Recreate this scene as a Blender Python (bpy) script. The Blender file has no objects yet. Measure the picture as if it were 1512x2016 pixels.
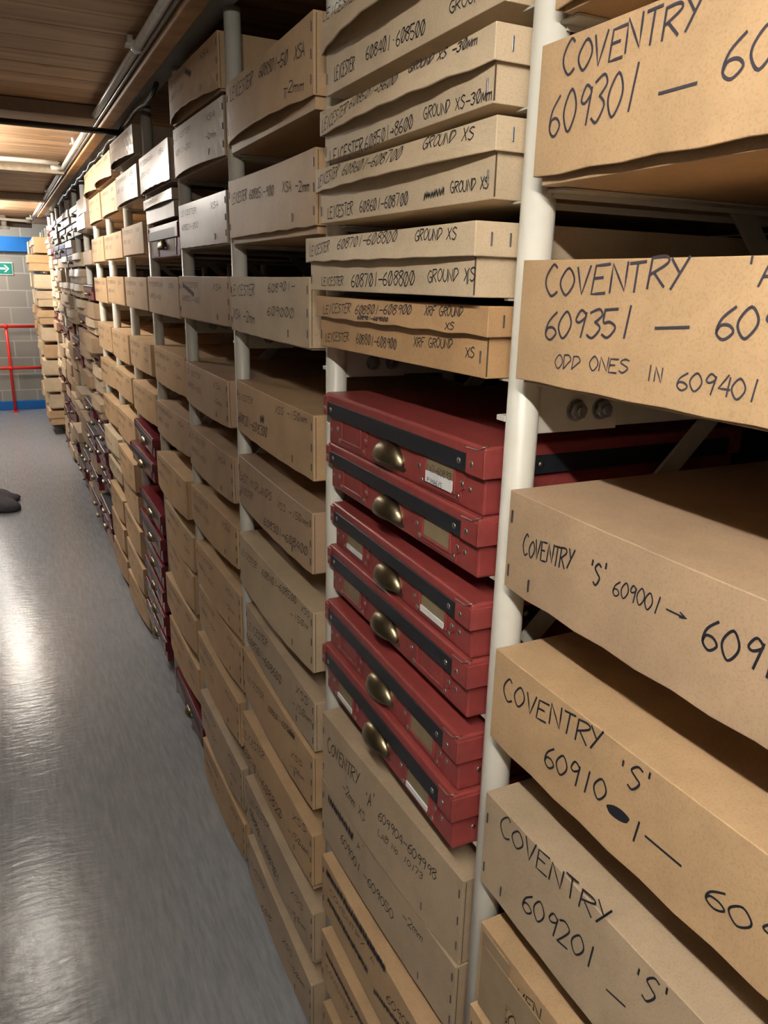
import bpy, bmesh, math, random
from mathutils import Vector, Matrix
random.seed(7)
sc = bpy.context.scene
# ---------------------------------------------------------------- camera
cam = bpy.data.cameras.new('camera'); camo = bpy.data.objects.new('camera', cam); sc.collection.objects.link(camo)
Rw = Matrix(((0.89972102, 0.10580949, -0.4234459), (-0.4358799, 0.26805755, -0.85915881), (0.02260072, 0.9575748, 0.28729724)))
M4 = Rw.to_4x4(); M4.translation = Vector((-0.546, 0.0, 1.74)); camo.matrix_world = M4
cam.sensor_fit = 'VERTICAL'; cam.sensor_height = 36.0; cam.lens = 36.0*1500/2016; cam.clip_start = 0.02
sc.camera = camo
# ---------------------------------------------------------------- world, exposure, lamps
w = bpy.data.worlds.new('world'); sc.world = w; w.use_nodes = True
w.node_tree.nodes['Background'].inputs[0].default_value = (1, .95, .88, 1); w.node_tree.nodes['Background'].inputs[1].default_value = .25
sc.view_settings.view_transform = 'Standard'; sc.view_settings.look = 'None'; sc.view_settings.gamma = 1; sc.view_settings.use_curve_mapping = False
sc.view_settings.exposure = 1.78
TUBE_COL = (1.0, .95, .87, 1)
#            y0     y1    x     z     strength
LAMPS = [(-.85, .35, -.74, 2.30, 74), (3.85, 5.05, -.74, 2.315, 62), (8.05, 9.25, -.74, 2.315, 130), (10.75, 11.3, -.95, 2.315, 150)]
FZ = -.045
# ---------------------------------------------------------------- materials
def nm(name):
    m = bpy.data.materials.new(name); m.use_nodes = True
    nt = m.node_tree; return m, nt, nt.nodes['Principled BSDF']
def plain(name, col, rough=.5, metal=0, noise=.08, scale=30, bump=0):
    m, nt, b = nm(name); N = nt.nodes; L = nt.links
    tc = N.new('ShaderNodeTexCoord'); n = N.new('ShaderNodeTexNoise'); n.inputs['Scale'].default_value = scale; n.inputs['Detail'].default_value = 5
    L.new(tc.outputs['Object'], n.inputs['Vector'])
    r = N.new('ShaderNodeValToRGB'); r.color_ramp.elements[0].position = .3; r.color_ramp.elements[1].position = .7
    r.color_ramp.elements[0].color = (*[c*(1-noise) for c in col], 1); r.color_ramp.elements[1].color = (*[min(1, c*(1+noise)) for c in col], 1)
    L.new(n.outputs['Fac'], r.inputs['Fac']); L.new(r.outputs['Color'], b.inputs['Base Color'])
    b.inputs['Roughness'].default_value = rough; b.inputs['Metallic'].default_value = metal
    if bump:
        bp = N.new('ShaderNodeBump'); bp.inputs['Strength'].default_value = bump; bp.inputs['Distance'].default_value = .002
        L.new(n.outputs['Fac'], bp.inputs['Height']); L.new(bp.outputs['Normal'], b.inputs['Normal'])
    return m
def card(name, col, rough=.55, blot=.1):
    m, nt, b = nm(name); N = nt.nodes; L = nt.links
    tc = N.new('ShaderNodeTexCoord'); oi = N.new('ShaderNodeObjectInfo')
    ad = N.new('ShaderNodeVectorMath'); ad.operation = 'ADD'
    L.new(tc.outputs['Object'], ad.inputs[0])
    ml = N.new('ShaderNodeMath'); ml.operation = 'MULTIPLY'; ml.inputs[1].default_value = 37; L.new(oi.outputs['Random'], ml.inputs[0])
    cb = N.new('ShaderNodeCombineXYZ'); L.new(ml.outputs[0], cb.inputs[0]); L.new(ml.outputs[0], cb.inputs[1]); L.new(cb.outputs[0], ad.inputs[1])
    fine = N.new('ShaderNodeTexNoise'); fine.inputs['Scale'].default_value = 420; fine.inputs['Detail'].default_value = 3
    big = N.new('ShaderNodeTexNoise'); big.inputs['Scale'].default_value = 9; big.inputs['Detail'].default_value = 6; big.inputs['Roughness'].default_value = .65
    L.new(ad.outputs[0], fine.inputs['Vector']); L.new(ad.outputs[0], big.inputs['Vector'])
    r1 = N.new('ShaderNodeValToRGB'); r1.color_ramp.elements[0].position = .33; r1.color_ramp.elements[1].position = .62
    r1.color_ramp.elements[0].color = (*[c*(1-blot) for c in col], 1); r1.color_ramp.elements[1].color = (*[min(1, c*(1+blot)) for c in col], 1)
    L.new(big.outputs['Fac'], r1.inputs['Fac'])
    r2 = N.new('ShaderNodeValToRGB'); r2.color_ramp.elements[0].position = .34; r2.color_ramp.elements[1].position = .5
    r2.color_ramp.elements[0].color = (.88, .86, .82, 1); r2.color_ramp.elements[1].color = (1, 1, 1, 1)
    L.new(fine.outputs['Fac'], r2.inputs['Fac'])
    mx = N.new('ShaderNodeMix'); mx.data_type = 'RGBA'; mx.blend_type = 'MULTIPLY'; mx.inputs['Factor'].default_value = 1
    L.new(r1.outputs['Color'], mx.inputs['A']); L.new(r2.outputs['Color'], mx.inputs['B']); L.new(mx.outputs['Result'], b.inputs['Base Color'])
    b.inputs['Roughness'].default_value = rough
    bp = N.new('ShaderNodeBump'); bp.inputs['Strength'].default_value = .12; bp.inputs['Distance'].default_value = .001
    L.new(big.outputs['Fac'], bp.inputs['Height']); L.new(bp.outputs['Normal'], b.inputs['Normal'])
    return m
CARD = {'tan': card('cardboard_tan', (.50, .335, .185)), 'oldtan': card('cardboard_dull', (.43, .30, .19), .5), 'grey': card('cardboard_greyish', (.44, .335, .225), .5),
        'pale': card('cardboard_pale', (.60, .475, .32)), 'pale2': card('cardboard_buff', (.50, .385, .25)), 'kraft': card('cardboard_orange', (.49, .30, .145)),
        'glossy': card('cardboard_glossy', (.38, .29, .22), .34)}
INK = plain('marker_ink', (.008, .008, .014), .75)
RED = plain('red_fibre', (.27, .048, .044), .38, noise=.12, scale=60, bump=.15)
MAROON = plain('maroon_fibre', (.13, .012, .02), .3, noise=.15, scale=40, bump=.1)
BLACK = plain('black_strap', (.014, .016, .022), .42, noise=.2, scale=80)
BRASS = plain('brass', (.30, .25, .155), .36, 1, .2, 50)
INK_GLARE = plain('thin_ink_glare', (.045, .04, .055), .6)  # thinly covering ink, with the glare on it mixed into the grey
STEEL = plain('staple_steel', (.22, .22, .24), .4, 1)
RIVET = plain('rivet_nickel', (.55, .52, .46), .35, 1)
WHITE = plain('white_paint', (.68, .66, .58), .38, noise=.06, scale=18)
CREAM = plain('cream_steel', (.50, .47, .40), .45)
GALV = plain('galvanised_steel', (.33, .33, .33), .4, .8, .2, 60)
PIPE = plain('grey_white_pipe', (.70, .68, .62), .25)
TIMB = plain('timber', (.50, .28, .12), .6, noise=.25, scale=14)
SLIP = plain('card_slip', (.25, .19, .11), .6)
PAPER = plain('white_paper', (.8, .8, .8), .6)
SEAM = plain('torn_seam', (.10, .065, .035), .9)
TAPE = plain('brown_tape', (.34, .24, .14), .25)
BLUE = plain('blue_paint', (.004, .15, .52), .45, noise=.05)
REDP = plain('red_paint', (.72, .03, .02), .35, noise=.04)
BLKP = plain('black_rubber', (.012, .012, .012), .18)
GREEN = plain('sign_green', (0, .27, .22), .5, noise=.02)
SIGNW = plain('sign_white', (.85, .87, .8), .5, noise=.02)
DARKC = plain('dark_cloth', (.05, .045, .06), .9, noise=.2)
def floor_mat():
    m, nt, b = nm('grey_vinyl'); N = nt.nodes; L = nt.links
    tc = N.new('ShaderNodeTexCoord'); mp = N.new('ShaderNodeMapping'); mp.inputs['Scale'].default_value = (22, 2.6, 1); L.new(tc.outputs['Object'], mp.inputs[0])
    n = N.new('ShaderNodeTexNoise'); n.inputs['Scale'].default_value = 3; n.inputs['Detail'].default_value = 8; n.inputs['Roughness'].default_value = .7; L.new(mp.outputs[0], n.inputs['Vector'])
    n2 = N.new('ShaderNodeTexNoise'); n2.inputs['Scale'].default_value = 2.2; n2.inputs['Detail'].default_value = 4; L.new(tc.outputs['Object'], n2.inputs['Vector'])
    r = N.new('ShaderNodeValToRGB'); r.color_ramp.elements[0].position = .36; r.color_ramp.elements[1].position = .68
    r.color_ramp.elements[0].color = (.22, .23, .25, 1); r.color_ramp.elements[1].color = (.31, .32, .345, 1)
    L.new(n.outputs['Fac'], r.inputs[0]); L.new(r.outputs[0], b.inputs['Base Color'])
    rr = N.new('ShaderNodeMapRange'); rr.inputs['To Min'].default_value = .10; rr.inputs['To Max'].default_value = .28; b.inputs['Specular IOR Level'].default_value = .2; L.new(n.outputs['Fac'], rr.inputs['Value'])
    L.new(rr.outputs[0], b.inputs['Roughness'])
    mp2 = N.new('ShaderNodeMapping'); mp2.inputs['Scale'].default_value = (3, 9, 1); L.new(tc.outputs['Object'], mp2.inputs[0])
    n3 = N.new('ShaderNodeTexNoise'); n3.inputs['Scale'].default_value = 5.5; n3.inputs['Detail'].default_value = 6; L.new(mp2.outputs[0], n3.inputs['Vector'])
    a = N.new('ShaderNodeMath'); a.operation = 'ADD'; L.new(n3.outputs['Fac'], a.inputs[0]); L.new(n2.outputs['Fac'], a.inputs[1])
    bp = N.new('ShaderNodeBump'); bp.inputs['Strength'].default_value = .5; bp.inputs['Distance'].default_value = .003; L.new(a.outputs[0], bp.inputs['Height']); L.new(bp.outputs[0], b.inputs['Normal'])
    return m
def wood_mat():
    m, nt, b = nm('ceiling_boards'); N = nt.nodes; L = nt.links
    tc = N.new('ShaderNodeTexCoord'); mp = N.new('ShaderNodeMapping'); mp.inputs['Scale'].default_value = (.9, 11, 5); L.new(tc.outputs['Object'], mp.inputs[0])
    n = N.new('ShaderNodeTexNoise'); n.inputs['Scale'].default_value = 1.6; n.inputs['Detail'].default_value = 6; n.inputs['Distortion'].default_value = .5; L.new(mp.outputs[0], n.inputs['Vector'])
    r = N.new('ShaderNodeValToRGB'); r.color_ramp.elements[0].position = .3; r.color_ramp.elements[1].position = .66
    r.color_ramp.elements[0].color = (.33, .18, .085, 1); r.color_ramp.elements[1].color = (.62, .41, .23, 1)
    L.new(n.outputs['Fac'], r.inputs[0])
    k = N.new('ShaderNodeTexVoronoi'); k.inputs['Scale'].default_value = 1; mp2 = N.new('ShaderNodeMapping'); mp2.inputs['Scale'].default_value = (3.5, 8, 0); L.new(tc.outputs['Object'], mp2.inputs[0]); L.new(mp2.outputs[0], k.inputs['Vector'])
    kr = N.new('ShaderNodeValToRGB'); kr.color_ramp.elements[0].position = .03; kr.color_ramp.elements[1].position = .14; kr.color_ramp.elements[0].color = (.35, .25, .2, 1); L.new(k.outputs['Distance'], kr.inputs[0])
    mx = N.new('ShaderNodeMix'); mx.data_type = 'RGBA'; mx.blend_type = 'MULTIPLY'; mx.inputs['Factor'].default_value = .8
    L.new(r.outputs[0], mx.inputs['A']); L.new(kr.outputs[0], mx.inputs['B']); L.new(mx.outputs['Result'], b.inputs['Base Color'])
    b.inputs['Roughness'].default_value = .5
    return m
def block_mat():
    m, nt, b = nm('concrete_blocks'); N = nt.nodes; L = nt.links
    tc = N.new('ShaderNodeTexCoord'); sp = N.new('ShaderNodeSeparateXYZ'); cb = N.new('ShaderNodeCombineXYZ')
    L.new(tc.outputs['Object'], sp.inputs[0]); L.new(sp.outputs[0], cb.inputs[0]); L.new(sp.outputs[2], cb.inputs[1])
    br = N.new('ShaderNodeTexBrick'); br.inputs['Scale'].default_value = 1; br.inputs['Brick Width'].default_value = .44; br.inputs['Row Height'].default_value = .22; br.inputs['Mortar Size'].default_value = .008
    br.inputs['Color1'].default_value = (.27, .265, .24, 1); br.inputs['Color2'].default_value = (.34, .335, .31, 1); br.inputs['Mortar'].default_value = (.46, .45, .42, 1)
    L.new(cb.outputs[0], br.inputs['Vector']); L.new(br.outputs['Color'], b.inputs['Base Color']); b.inputs['Roughness'].default_value = .9
    return m
FLOORM, WOODM, BLOCKM = floor_mat(), wood_mat(), block_mat()
WALLM = plain('grey_wall', (.12, .10, .08), .9); SHADEW = plain('wall_in_shade', (.02, .017, .014), .9)  # right wall near-black: shade behind the rack put into its colour
# ---------------------------------------------------------------- helpers
def link(name, me, mat, parent=None, loc=None):
    o = bpy.data.objects.new(name, me); sc.collection.objects.link(o)
    if mat and not me.materials:
        for mm in (mat if isinstance(mat, (list, tuple)) else [mat]): me.materials.append(mm)
    if parent: o.parent = parent
    if loc is not None: o.location = loc
    return o
def empty(name, loc, rz=0, label=None, cat=None, group=None):
    o = bpy.data.objects.new(name, None); sc.collection.objects.link(o); o.location = loc; o.rotation_euler = (0, 0, rz); o.empty_display_size = .05
    tag(o, label, cat, group); return o
def tag(o, label=None, cat=None, group=None, kind=None):
    if label: o['label'] = label
    if cat: o['category'] = cat
    if group: o['group'] = group
    if kind: o['kind'] = kind
    return o
def fin(bm, name='m', smooth=False):
    me = bpy.data.meshes.new(name); bm.normal_update(); bm.to_mesh(me); bm.free()
    if smooth:
        for p in me.polygons: p.use_smooth = True
    return me
def addbox(bm, x0, x1, y0, y1, z0, z1, bev=0, segs=2):
    r = bmesh.ops.create_cube(bm, size=1); vs = r['verts']
    for v in vs: v.co = Vector(((x0+x1)/2+v.co.x*(x1-x0), (y0+y1)/2+v.co.y*(y1-y0), (z0+z1)/2+v.co.z*(z1-z0)))
    if bev:
        es = list({e for v in vs for e in v.link_edges}); bmesh.ops.bevel(bm, geom=es, offset=bev, segments=segs, affect='EDGES', profile=.5)
def boxmesh(*a, bev=0, segs=2):
    bm = bmesh.new(); addbox(bm, *a, bev=bev, segs=segs); return fin(bm)
def addtube(bm, p, q, r, n=16, cap=True, r2=None):
    p = Vector(p); q = Vector(q); d = (q-p).normalized(); a = d.orthogonal().normalized(); b = d.cross(a); r2 = r if r2 is None else r2
    A = [bm.verts.new(p+(a*math.cos(t)+b*math.sin(t))*r) for t in [2*math.pi*i/n for i in range(n)]]
    B = [bm.verts.new(q+(a*math.cos(t)+b*math.sin(t))*r2) for t in [2*math.pi*i/n for i in range(n)]]
    for i in range(n):
        f = bm.faces.new((A[i], A[(i+1) % n], B[(i+1) % n], B[i])); f.smooth = True
    if cap: bm.faces.new(A[::-1]); bm.faces.new(B)
def tubemesh(p, q, r, n=16):
    bm = bmesh.new(); addtube(bm, p, q, r, n); return fin(bm)
def pathmesh(pts, r, n=10):
    bm = bmesh.new(); rings = []
    pts = [Vector(p) for p in pts]
    for i, p in enumerate(pts):
        d = (pts[min(i+1, len(pts)-1)]-pts[max(i-1, 0)]).normalized(); a = d.cross(Vector((0, 0, 1))).normalized(); b = d.cross(a)
        rings.append([bm.verts.new(p+(a*math.cos(t)+b*math.sin(t))*r) for t in [2*math.pi*k/n for k in range(n)]])
    for A, B in zip(rings, rings[1:]):
        for i in range(n):
            f = bm.faces.new((A[i], A[(i+1) % n], B[(i+1) % n], B[i])); f.smooth = True
    bm.faces.new(rings[0][::-1]); bm.faces.new(rings[-1]); return fin(bm)
def mods(o, solid=0, bev=0, segs=2):
    if solid:
        m = o.modifiers.new('solid', 'SOLIDIFY'); m.thickness = solid; m.offset = -1
    if bev:
        m = o.modifiers.new('bevel', 'BEVEL'); m.width = bev; m.segments = segs; m.limit_method = 'ANGLE'; m.angle_limit = math.radians(50)
# open tray: front at x=0 (bowing out by `bow` at its free edge), y centred, from z0 to z1
def tray(W, D, z0, z1, bow=0, open_top=False, sag=0, warp=0, seed=0):
    rnd = random.Random(seed); bm = bmesh.new(); addbox(bm, 0, D, -W/2, W/2, z0, z1)
    bm.faces.ensure_lookup_table()
    zc = z1 if open_top else z0
    f = [f for f in bm.faces if all(abs(v.co.z-zc) < 1e-6 for v in f.verts)]
    bmesh.ops.delete(bm, geom=f, context='FACES_ONLY')
    for k in range(1, 12):
        bmesh.ops.bisect_plane(bm, geom=bm.verts[:]+bm.edges[:]+bm.faces[:], plane_co=(0, -W/2+W*k/12, 0), plane_no=(0, 1, 0))
    for k in (.33, .66):
        bmesh.ops.bisect_plane(bm, geom=bm.verts[:]+bm.edges[:]+bm.faces[:], plane_co=(0, 0, z0+(z1-z0)*k), plane_no=(0, 0, 1))
    bmesh.ops.bisect_plane(bm, geom=bm.verts[:]+bm.edges[:]+bm.faces[:], plane_co=(D*.3, 0, 0), plane_no=(1, 0, 0))
    ph = rnd.random()*6
    for v in bm.verts:
        q = 1-(2*v.co.y/W)**2
        t = (z1-v.co.z)/(z1-z0) if not open_top else 0
        if v.co.x < 1e-5: v.co.x -= bow*q*t
        if open_top and abs(v.co.z-z0) < 1e-5: v.co.z -= sag*q*(1-v.co.x/D)
        if not open_top and abs(v.co.z-z1) < 1e-5: v.co.z -= warp*q*(.6+.4*math.sin(ph))
        if not open_top and v.co.x < 1e-5 and abs(v.co.z-z0) < 1e-5: v.co.z += .0012*math.sin(v.co.y*70+ph)
    return fin(bm)
# ---------------------------------------------------------------- hand lettering (strokes on a 6 x 9 grid, ~ = curved)
G = {'A': "003960;1353", 'B': "0009;~09596705;~0567644000", 'C': "~5839060 33061", 'D': "0009;~0949664400", 'E': "69090060;0545", 'F': "690900;0545", 'G': "~58390603306164;3464",
 'H': "0009;6069;0565", 'I': "3930", 'L': "090050", 'M': "0009346960", 'N': "00096069", 'O': "~3906033063663 9", 'P': "0009;~09596704", 'R': "0009;~09596704;2460", 'S': "~68390735633001",
 'T': "0969;3930", 'U': "~090330636 9", 'V': "093069", 'X': "0069;0960", 'Y': "0935;6910", '0': "~3906033063663 9", 'Ø': "~3906033063663 9;1059", '1': "4930", '2': "~08396744 00;0060", '3': "~08496735;~35633001",
 '4': "490363;5850", '5': "6909;~09053563300 1", '6': "~5916023062441402", '7': "096920", '8': "~683907456330032568", '9': "~6739163567;6850", '-': "0464", '→': "0464;466443", 'µ': "~00142 6;~26314266;6660",
 'm': "0005;~04253530;~34556560", 'o': "~3604021030 42443 6", "'": "3937", '·': "3444", '_': "0060"}
def glyph(ch):
    out = []
    for s in G.get(ch, '').replace(' ', '').split(';'):
        if not s: continue
        cur = s[0] == '~'; s = s.lstrip('~'); p = [(int(s[i])/6, int(s[i+1])/9) for i in range(0, len(s)-1, 2)]
        if cur and len(p) > 2:
            q = [p[0]]+p+[p[-1]]; r = []
            if p[0] == p[-1]: q = [p[-2]]+p+[p[1]]
            for a, b, c, d in zip(q, q[1:], q[2:], q[3:]):
                for k in range(4):
                    t = k/4; r.append(tuple(.5*((2*b[i])+(-a[i]+c[i])*t+(2*a[i]-5*b[i]+4*c[i]-d[i])*t*t+(-a[i]+3*b[i]-3*c[i]+d[i])*t**3) for i in (0, 1)))
            p = r+[p[-1]]
        out.append(p)
    return out
def ribbon(bm, pts, wd, surf):
    P = [Vector(p) for p in pts]; L = []; Rr = []
    for i, p in enumerate(P):
        d = P[min(i+1, len(P)-1)]-P[max(i-1, 0)]
        if d.length < 1e-9: d = Vector((1, 0))
        d.normalize(); n = Vector((-d.y, d.x))*wd/2
        a, b = p+n, p-n
        if i == 0: a -= d*wd*.3; b -= d*wd*.3
        if i == len(P)-1: a += d*wd*.3; b += d*wd*.3
        L.append(bm.verts.new(surf(a.x, a.y))); Rr.append(bm.verts.new(surf(b.x, b.y)))
    for i in range(len(P)-1): bm.faces.new((L[i], Rr[i], Rr[i+1], L[i+1]))
def dens(p, n):
    r = []
    for a, b in zip(p, p[1:]):
        for k in range(n): r.append((a[0]+(b[0]-a[0])*k/n, a[1]+(b[1]-a[1])*k/n))
    return r+[p[-1]]
# lines: (text,u0,v0,u1,v1,h) u in metres from the left edge, v in metres
def writing(lines, surf, seed=1, fat=1.0):
    rnd = random.Random(seed); bm = bmesh.new()
    for (tx, u0, v0, u1, v1, h) in lines:
        wd = max(.0015, min(.0025, .1*h))*fat
        if tx == '_': ribbon(bm, dens([(u0, v0), (u1, v1)], 4), wd*(1 if h > .004 else 1.6), surf) if False else ribbon(bm, dens([(u0, v0), (u1, v1)], 4), .0025*fat, surf); continue
        if tx == '@':
            a_, c_ = math.hypot(u1-u0, v1-v0)/2, math.atan2(v1-v0, u1-u0); P_ = [(math.cos(q)*a_*(1+.06*math.sin(q*5)), math.sin(q)*h*.55) for q in [2*math.pi*i/24 for i in range(24)]]
            bm.faces.new([bm.verts.new(surf((u0+u1)/2+x*math.cos(c_)-y*math.sin(c_), (v0+v1)/2+x*math.sin(c_)+y*math.cos(c_))) for x, y in P_]); continue
        if tx == '#':
            n = max(6, int(abs(u1-u0)/(.0030))); pts = []
            for i in range(n+1):
                t = i/n; u = u0+(u1-u0)*t; v = v0+(v1-v0)*t
                pts += [(u+rnd.uniform(-.002, .002), v+rnd.uniform(0, .15)*h), (u+rnd.uniform(-.002, .003), v+h*rnd.uniform(.8, 1.05))]
            ribbon(bm, dens(pts, 2), max(.0018, wd), surf); continue
        n = len(tx); adv = (u1-u0)/n
        for k, ch in enumerate(tx):
            if ch == ' ': continue
            jx, jy, sc_ = rnd.uniform(-.05, .05), rnd.uniform(-.05, .05), rnd.uniform(.92, 1.06)
            sl = rnd.uniform(.0, .12)
            if tx[0] == 'C' and k == 0 and n == 8: sc_ = 1.2
            for st in glyph(ch):
                pts = []
                for (gx, gy) in dens(st, 2) if len(st) < 8 else st:
                    fx = (k+.1+jx+gx*.78)/n; pts.append((u0+(u1-u0)*fx+gy*h*sl, v0+(v1-v0)*fx+(gy*sc_+jy)*h))
                ribbon(bm, pts, wd, surf)
    return fin(bm)
STAPLE = boxmesh(-.001, .0006, -.0011, .0011, -.0075, .0075, bev=.0004, segs=1); STAPLE.materials.append(STEEL)
# ---------------------------------------------------------------- the setting
def struct(name, me, mat): return tag(link(name, me, mat), kind='structure')
WY = 11.67
struct('floor', boxmesh(-1.6, 1.0, -2, WY+.3, FZ-.1, FZ), FLOORM)
bm = bmesh.new(); y = -2.0
while y < WY:
    addbox(bm, -1.6, 1.0, y+.0015, y+.1485, 2.385+random.uniform(0, .0015), 2.41, bev=.0015, segs=1); y += .15
addbox(bm, -1.6, 1.0, -2, WY, 2.41, 2.5)
struct('ceiling', fin(bm), WOODM)
struct('wall_left', boxmesh(-1.6, -1.5, -2, WY, FZ, 2.385), WALLM)
struct('wall_right', boxmesh(.9, 1.0, -2, WY, FZ, 2.385), SHADEW)
struct('wall_back', boxmesh(-1.5, .9, -2.1, -2, FZ, 2.385), WALLM)
struct('wall_end', boxmesh(-1.6, 1.0, WY, WY+.2, FZ, 2.5), BLOCKM)
struct('trim_1', boxmesh(-1.5, .9, WY-.08, WY, 2.03, 2.215, bev=.004), BLUE)
struct('trim_2', boxmesh(-1.5, .9, WY-.05, WY, FZ, .075, bev=.004), BLUE)
struct('trim_3', boxmesh(-.115, -.03, WY-.16, WY-.085, FZ, 2.03, bev=.006), plain('dark_blue_paint', (.01, .05, .16), .5))
def joist(n, y0, y1, z0, mat=None): struct('trim_%d' % n, boxmesh(-1.5, -.118, y0, y1, z0, 2.384, bev=.003), mat or TIMB)
LIT_TIMB = plain('lit_joist', (.48, .38, .26), .6, noise=.15)  # paler timber: lamplight on the joist faces put into the colour
joist(4, 3.5, 3.72, 2.335, plain('unlit_joist', (.24, .16, .10), .6)); joist(5, 5.32, 5.40, 2.325, LIT_TIMB); joist(6, 7.35, 7.5, 2.33, LIT_TIMB); joist(7, 10.45, 10.6, 2.28, plain('dark_joist', (.09, .06, .04), .6))  # first joist browner: its unlit near face is put into the colour
struct('trim_8', boxmesh(-.108, -.062, -1.5, 9.3, 2.322, 2.384, bev=.004), TIMB)
# guard rail in front of the end wall
g = empty('guard_rail', (-.52, 11.45, FZ), label='red tubular guard rail in front of the grey block wall', cat='railing')
for px in (0, -.9): link('post', tubemesh((px, 0, 0), (px, 0, 1.13), .019), REDP, g)
for z in (1.13, .585):
    link('rail', tubemesh((-.97, 0, z), (.6, 0, z), .019), REDP, g)
    for px in (0, -.9):
        bm = bmesh.new(); bmesh.ops.create_uvsphere(bm, u_segments=16, v_segments=10, radius=.033); bmesh.ops.translate(bm, vec=(px, 0, z), verts=bm.verts); link('ball_joint', fin(bm, smooth=True), REDP, g)
link('base_flange', tubemesh((0, 0, 0), (0, 0, .012), .045), REDP, g)
# exit sign
s = empty('exit_sign', (-.515, WY-.012, 1.735), label='green exit sign with a white arrow on the block wall', cat='sign')
link('panel', boxmesh(-.16, .16, 0, .01, 0, .16, bev=.002), SIGNW, s)
link('green_field', boxmesh(-.15, .15, -.003, .001, .012, .148), GREEN, s)
bm = bmesh.new()
for pts in ([(-.005, .08-.012), (.075, .08-.012), (.075, .08+.012), (-.005, .08+.012)], [(.05, .035), (.075, .035), (.118, .08), (.075, .125), (.05, .125), (.092, .08)]):
    F = [bm.verts.new((x, -.0055, z)) for x, z in pts]; Bk = [bm.verts.new((x, -.003, z)) for x, z in pts]; n = len(pts)
    bm.faces.new(F); bm.faces.new(Bk[::-1])
    for i in range(n): bm.faces.new((F[i], F[(i+1) % n], Bk[(i+1) % n], Bk[i]))
link('arrow', fin(bm), SIGNW, s)
# lamps
def lamp(i, y0, y1, x, z, st):
    t = empty('tube_light', (x, (y0+y1)/2, z), label='bare fluorescent tube light fixed under the ceiling, ' + ['nearest the camera', 'halfway down the aisle', 'near the far end', 'by the end wall'][i], cat='light', group='ceiling tube lights')
    L = (y1-y0)/2
    link('batten', boxmesh(-.03, .03, -L, L, .022, 2.384-z, bev=.004), WHITE, t)
    if i == 0: link('uplight_blocker', boxmesh(-.17, .17, -L-.03, L+.03, .02, .03, bev=.002), WHITE, t)  # unseen plate added to keep this lamp's light off the near ceiling
    for s in (-1, 1): link('tube_holder', boxmesh(-.014, .014, s*(L-.012)-.012, s*(L-.012)+.012, -.016, .024, bev=.003), WHITE, t)
    m = bpy.data.materials.new('lit_tube'); m.use_nodes = True; nt = m.node_tree; nt.nodes.remove(nt.nodes['Principled BSDF']); e = nt.nodes.new('ShaderNodeEmission'); e.inputs[0].default_value = TUBE_COL; e.inputs[1].default_value = st
    nt.links.new(e.outputs[0], nt.nodes['Material Output'].inputs[0])
    link('tube', tubemesh((0, -L+.02, 0), (0, L-.02, 0), .013, 12), m, t)
for i, a in enumerate(LAMPS): lamp(i, *a)
# pipes and cables under the ceiling
pp = empty('ceiling_pipe', (-.133, 0, 2.35), label='long pale grey conduit running along the ceiling edge above the rack', cat='pipe')
link('pipe', tubemesh((0, -1.5, 0), (0, 10.4, 0), .0125), PIPE, pp)
link('thin_conduit', tubemesh((.014, -1.5, -.014), (.014, 10.4, -.014), .0045, 10), GALV, pp)
for y in (.4, 2.45, 4.3, 5.25, 6.7, 9.9):
    bm = bmesh.new(); addtube(bm, (0, y-.006, 0), (0, y+.006, 0), .017, 16); addtube(bm, (-.012, y+.03, .012), (-.012, y+.03, .034), .009, 12); addbox(bm, -.03, -.01, y-.01, y+.02, -.002, .006); link('clamp', fin(bm), PIPE, pp)
def wavy(x0, x1, y, z, amp, n=16): return [(x0+(x1-x0)*i/n, y+.25*i/n, z-amp*math.sin(i/n*math.pi*1.5)) for i in range(n+1)]
c = empty('ceiling_cable', (-.13, 5.0, 2.36), label='thick white cable crossing the lit ceiling to the conduit clamp', cat='cable')
link('cable', pathmesh([(x+.13, y-5.0, z-2.36) for x, y, z in wavy(-1.45, -.17, 4.85, 2.345, .012)], .013), WHITE, c)
link('cable_gland', tubemesh((-.06, .22, -.006), (-.005, .25, -.01), .021), WHITE, c)
c = empty('ceiling_cable', (-.13, 9.9, 2.34), label='white cable crossing the ceiling near the blue beam at the far end', cat='cable')
link('cable', pathmesh([(x+.13, y-9.9, z-2.34) for x, y, z in wavy(-1.45, -.15, 9.8, 2.335, -.01)], .016), WHITE, c)
link('cable_gland', boxmesh(-.06, .02, .2, .28, -.03, .03, bev=.008), WHITE, c)
o = tag(link('hanging_bar', tubemesh((-1.49, 3.555, 2.305), (-.01, 3.565, 2.305), .012), BLKP), 'black bar crossing the aisle under the brown ceiling joist', 'bar')
d = empty('smoke_detector', (-.42, 10.2, 2.235), label='round white ceiling detector above the blue beam', cat='detector')
link('dome', tubemesh((0, 0, 0), (0, 0, .03), .055), WHITE, d); link('base', tubemesh((0, 0, .03), (0, 0, .15), .03), WHITE, d)
pts = [(-.038+.004*math.sin(i), 2.7+i*.11, 2.318-.014*abs(math.sin(i*.9))) for i in range(42)]
tag(link('black_cable', pathmesh(pts, .008, 8), BLKP), 'glossy black cable looping under the steel channel above the rack', 'cable')
# dark bundle on the floor
bm = bmesh.new(); bmesh.ops.create_icosphere(bm, subdivisions=4, radius=1)
for v in bm.verts:
    n = v.co.copy(); k = 1+.12*math.sin(n.x*5+n.y*3)+.08*math.sin(n.y*9)
    v.co = Vector((n.x*.27*k, n.y*.42*k, max(-.02, n.z*.06*k)))
o = link('cloth_bundle', fin(bm, smooth=True), DARKC, loc=(-.83, 6.72, FZ+.02)); tag(o, 'dark grey soft bundle lying on the floor at the left', 'bundle')
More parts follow.
